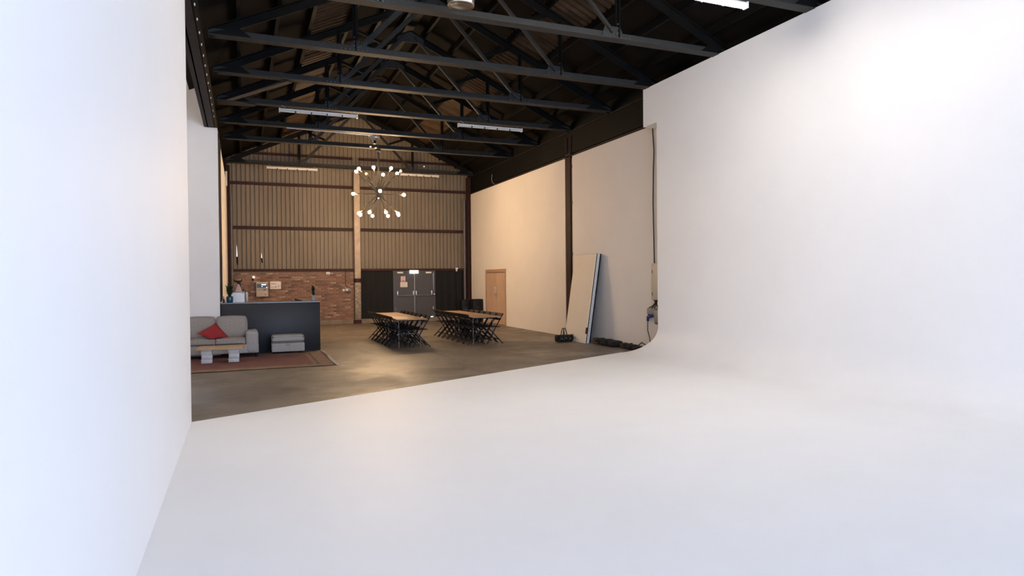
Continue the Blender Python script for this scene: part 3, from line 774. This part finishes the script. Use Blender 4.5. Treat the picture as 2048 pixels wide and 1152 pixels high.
for i, x in enumerate((3.715, 3.845, 3.965)):
    t = thing('wall_socket', ['white wall socket, leftmost of three on brick', 'white wall socket, middle of three on brick', 'greyish wall socket, rightmost of three by cream column'][i], 'socket', (x, yb, 1.30), group='wall sockets')
    MB().rbox(-.045,.045,-.03,0,0,.085,.006,2).build('plate', WPL if i < 2 else GREYP, t); MB().box(-.015,.015,-.034,-.03,.03,.055).build('outlet', PVC, t)
tag(MB().tube([(3.80,yb-.02,2.1),(3.80,yb-.02,1.55),(3.84,yb-.03,1.48),(3.93,yb-.03,1.47),(3.97,yb-.03,1.43),(3.97,yb-.03,1.39)], .010, 8).build('socket_cable', BLACKR), 'black cable running down the brick to the sockets', 'cable')
tag(MB().tube([(3.97,yb-.03,1.30),(3.96,yb-.04,1.23),(3.90,yb-.04,1.21),(3.85,yb-.03,1.26),(3.85,yb-.03,1.30)], .009, 8).build('socket_cable', BLACKR), 'short black cable looped under the sockets', 'cable')
t = thing('security_camera', 'small pale camera above the right black curtain', 'camera', (8.40, 26.6, 2.13))
MB().rbox(-.05,.05,-.08,.02,.02,.09,.01,2).build('body', WPL, t); MB().prism([(-.02,-.06),(.03,-.06),(.03,.02),(-.02,.02)], 'y', -.02, .02).build('mount', WPL, t)
t = thing('wall_bracket', 'white metal bracket at the far end of the left girder', 'bracket', (-.50, 25.8, 5.35))
MB().box(-.02,.04,-.02,.02,-.2,.35).box(-.06,.04,-.02,.02,-.2,-.17).build('bracket', WPL, t)
for i, (dy, lab) in enumerate(((17.25, 'thin black cable hanging down the left wall, nearer the pale return'), (18.3, 'thin black cable hanging down the left wall, nearer the brick'))):
    pts = [(-.485, dy+.05*math.sin(k*1.3+i), 5.3-k*.5) for k in range(9)]+[(-.485, dy, 1.24)]
    tag(MB().tube(pts, .014, 6).build('hanging_cable', BLACKR), lab, 'cable')

# ------------------------------------------------------------------ tables and chairs
def long_table(xc, label):
    t = thing('trestle_table', label, 'table', (xc, 17.97, 0), group='long tables')
    MB().rbox(-.385, .385, -1.77, 1.77, .715, .745, .006, 1).build('table_top', TTOP, t)
    MB().box(-.33,.33,-1.7,1.7,.69,.715).build('apron', BLKW, t)
    for y in (-1.45, -.2, .2, 1.45):
        for x in (-.28, .28): MB().tube([(x,y,0),(x,y,.70)], .009, 8).build('leg', GREYM, t)
        MB().tube([(-.28,y,.35),(.28,y,.35)], .007, 8).build('stretcher', GREYM, t)
    return t
TX = (3.945, 5.945)
long_table(TX[0], 'left one of the two long wooden tables')
long_table(TX[1], 'right one of the two long wooden tables, nearer the wooden door')
def chair_proto():
    t = thing('folding_chair', '', 'chair', group='black folding chairs')
    for s in (-1, 1):
        x = s*.195
        MB().bar((x, .23, .0), (x, -.235, .80), .015, .025, (0,1,0)).build('leg', BLKW, t)
        x = s*.170
        MB().bar((x, -.24, .0), (x, .18, .44), .015, .025, (0,1,0)).build('leg', BLKW, t)
    st = MB()
    for k in range(6): y = -.17+k*.072; st.box(-.185, .185, y, y+.056, .445, .463)
    st.build('seat', BLKW, t)
    MB().bar((-.20, -.232, .77), (.20, -.232, .77), .018, .085, (0,-.45,.8)).build('backrest_slat', BLKW, t)
    MB().bar((-.20, -.165, .655), (.20, -.165, .655), .018, .055, (0,-.45,.8)).build('backrest_slat', BLKW, t)
    MB().bar((-.195, .155, .13), (.195, .155, .13), .016, .026).build('stretcher', BLKW, t)
    MB().bar((-.17, -.13, .12), (.17, -.13, .12), .016, .026).build('stretcher', BLKW, t)
    return t
cpz = chair_proto(); used = False
place = ['nearest the white cove', 'second from the white cove', 'third from the white cove', 'in the middle of its row', 'third from the far end', 'second from the far end', 'nearest the gable wall']
for ti, tx in enumerate(TX):
    for side in (-1, 1):
        for k in range(7):
            y = 16.52+k*.48+random.uniform(-.02,.02); x = tx+side*.262+random.uniform(-.006,.006)
            rz = (-math.pi/2 if side < 0 else math.pi/2)+random.uniform(-.04,.04)
            if not used: o = cpz; used = True
            else: o = copy_tree(cpz, (0,0,0))
            o.location = (x, y, 0); o.rotation_euler.z = rz
            o['label'] = 'black folding chair, %s side of the %s table, %s' % (('left','right')[side > 0], ('left','right')[ti], place[k])

# ------------------------------------------------------------------ right-hand wall clutter
CREAMF = mat('cream_board_face', (.90,.80,.66), .7, noise=.05, nscale=2)
def polyboard(x_off, label, core, skin, m, clip=False):
    t = thing('flat_board', label, 'board', (8.40+x_off, 15.95, 0), group='leaning boards')
    t.rotation_euler = (0, math.atan2(.36, 2.4), 0)
    MB().box(0, core, -.61, .61, 0.0, 2.41).build('board_core', m, t)
    MB().box(core, core+skin, -.613, .613, 0.0, 2.416).build('black_backing', BLACKC, t)
    if clip: MB().box(-.012, .03, -.63, -.56, .25, .42).build('clip', BROWNST, t)
polyboard(0, 'front cream-white board leaning against the lining wall', .012, .026, CREAMF, True)
polyboard(.042, 'middle white board sandwiched between the leaning boards', .030, .008, WPL)
polyboard(.084, 'rear black-backed board of the leaning boards, next to the wall', .026, .040, WPL)
bg = thing('equipment_bag', 'black bundle of clamps with two loop handles by the leaning boards', 'equipment', (8.10, 16.0, 0), rz=.12)
MB().rbox(-.23, .23, -.13, .13, .005, .19, .04, 3).build('bag_body', BLACKP, bg)
for s in (-1, 1):
    pts = [(s*.045+.07*(1 if s > 0 else -1)*(1-a), s*.02, .17+.20*math.sin(a*math.pi/2)) for a in (0,.3,.6,.85,1)]
    pts += [(s*.035-s*.02, s*.02, .355), (s*.02, s*.02, .30), (s*.03, s*.02, .17)]
    MB().tube(pts, .013, 8).build('loop_handle', BLACKR, bg)
for k in range(4):
    MB().tube([(-.22+k*.14, -.12, .03), (-.20+k*.14, -.15, .10), (-.21+k*.14, -.12, .17)], .018, 8).build('clamp', BLACKR, bg)
for s in (-1, 1): MB().lathe([(.0,-.04),(.05,-.03),(.05,.03),(0,.04)], 10, (s*.24,-.02,.16)).build('knob', BLACKR, bg)
for k in range(3): MB().box(-.15+k*.13, -.125+k*.13, -.135, -.128, .08+.02*(k % 2), .10+.02*(k % 2)).build('buckle', CHROME, bg)
def coil(x, y, r, turns, label, h=.05, seed=1):
    rnd = random.Random(seed); pts = []
    for k in range(turns*20+1):
        a = 2*math.pi*k/20; rr = r*(1+.25*math.sin(a*.37+seed)+rnd.uniform(-.03,.03))
        pts.append((rr*math.cos(a)*.8, rr*math.sin(a)*1.35, .014+h*(k/(turns*20))+.01*math.sin(a*2.7)))
    t = thing('cable_coil', label, 'cable', (x, y, 0), group='cables along the wall')
    MB().tube(pts, .019, 6).build('cable', BLACKR, t)
    MB().rbox(r*.7, r*.7+.04, -.03, .03, h*.5, h*.5+.04, .008, 1).build('plug', BLACKP, t)
    return t
coil(8.66, 15.02, .14, 10, 'black cable coil right next to the leaning boards', .13, 1)
coil(8.74, 13.87, .115, 8, 'black cable coil in the middle of the pile along the wall', .09, 2)
coil(8.76, 12.84, .10, 8, 'black cable coil nearest the sweep of the white cove', .07, 3)
sg = thing('sandbag', 'flat black sandbag draped among the cables at the wall', 'sandbag', (8.66, 14.44, 0), rz=.06)
MB().rbox(-.15,.15,-.31,-.01,.005,.14,.035,3,.02).build('pouch', BLACKC, sg); MB().rbox(-.15,.15,.02,.31,.005,.15,.035,3,.02).build('pouch', BLACKC, sg)
MB().tube([(0,-.08,.10),(0,-.02,.17),(0,.06,.11)], .012, 8).build('handle', BLACKR, sg)
sg2 = thing('sandbag', 'black sandbag lying closest to the cove edge', 'sandbag', (8.68, 13.36, 0), rz=-.06)
MB().rbox(-.13,.13,-.28,-.01,.005,.10,.03,3,.015).build('pouch', BLACKC, sg2); MB().rbox(-.13,.13,.02,.25,.005,.11,.03,3,.015).build('pouch', BLACKC, sg2)
tag(MB().tube([(8.90,13.62,.02),(8.90,13.55,.10),(8.88,13.4,.17),(8.87,13.2,.12),(8.88,13.1,.02)], .012, 8).build('loose_cable', BLACKR), 'loose black cable end curling up by the cove sweep', 'cable')

eb = thing('distribution_box', 'tall cream electrical cabinet on the right lining wall', 'electrical box', (XR, 12.72, 1.21))
MB().rbox(-.09, 0, -.28, .24, 0, .85, .008, 1).build('cabinet', CREAMB, eb)
MB().box(-.094,-.09,.19,.205,.10,.18).box(-.094,-.09,.19,.205,.62,.70).build('latch', BLACKP, eb)
MB().box(-.11,-.02,-.25,.12,-.02,0).build('gland_plate', BLACKP, eb)
def sock(y, z, m1, label):
    t = thing('power_connector', label, 'connector', (XR, y, z), group='power connectors')
    MB().rbox(-.10, 0, -.045, .045, 0, .14, .008, 1).build('body', GREYP, t)
    MB().lathe([(0,-.07),(.035,-.07),(.04,0),(0,.0)], 12, (-.055,0,0)).build('outlet', m1, t)
    return t
sock(13.09, .87, BLUEP, 'grey power connector with blue end, left of three'); sock(12.985, .87, BLUEP, 'grey power connector with blue end, middle of three'); sock(12.88, .87, BLUEP, 'grey power connector with blue end, right of three')
sb2 = thing('socket_box', 'grey socket box under the cream cabinet at the cove edge', 'electrical box', (XR, 12.72, .68))
MB().rbox(-.12, 0, -.10, .10, 0, .30, .01, 1).build('body', GREYP, sb2); MB().rbox(-.13, -.01, -.08, .06, -.03, .02, .008, 1).build('lid', PVC, sb2)
bc = thing('blue_plug', 'blue angled plug with hanging cable below the cabinet', 'plug', (XR, 13.14, .74))
MB().tube([(-.06,-.12,.07),(-.06,0,.06),(-.06,.015,-.04)], [.03,.038,.03], 10).build('plug_body', BLUEP, bc)
MB().tube([(-.06,.015,-.04),(-.055,.03,-.25),(-.05,-.05,-.45),(-.06,-.10,-.62),(-.08,-.12,-.72)], .010, 8).build('cable', BLACKR, bc)
for k, yy in enumerate((13.09, 12.985, 12.88, 12.74)):
    y0 = 12.84-k*.025
    tag(MB().tube([(8.885,y0,1.20),(8.88,y0+.01,1.12),(8.885,(y0+yy)/2,1.06),(8.89,yy,1.02),(8.89,yy,.98 if k == 3 else 1.0)], .012, 8).build('supply_cable', BLACKR), 'black cable from the cream cabinet to %s' % ['the left power connector','the middle power connector','the right power connector','the grey socket box'][k], 'cable', 'supply cables')
tag(MB().tube([(8.93,12.97,5.22),(8.93,12.92,4.7),(8.93,12.95,4.2),(8.93,12.97,3.5),(8.93,12.95,2.8),(8.93,12.93,2.07)], .013, 8).build('feed_cable', BLACKR), 'long black cable dropping down the lining wall to the cream cabinet', 'cable')
tag(MB().tube([(8.92,23.6,5.75),(8.90,23.6,5.55),(8.91,23.5,5.40),(8.925,23.3,5.32)], .010, 6).build('loose_wire', GREYP), 'thin grey wire looping off the right girder', 'wire')
for x, y, hh, lab in ((8.72, 24.95, .93, 'black upright speaker case beside the wooden door, taller one'), (8.45, 25.55, .90, 'black upright speaker case behind the taller one in the corner')):
    t = thing('speaker_case', lab, 'case', (x, y, 0), group='upright black cases')
    MB().rbox(-.21, .21, -.17, .17, .05, hh, .035, 3).build('body', BLACKP, t)
    MB().rbox(-.09,.09,-.185,-.165,hh*.6,hh*.68,.008,1).build('handle', BLACKR, t)
    for sx_ in (-.16,.16):
        for sy_ in (-.12,.12): MB().lathe([(0,0),(.03,0),(.03,.05),(0,.05)], 10, (sx_,sy_,0)).build('castor', BLACKR, t)
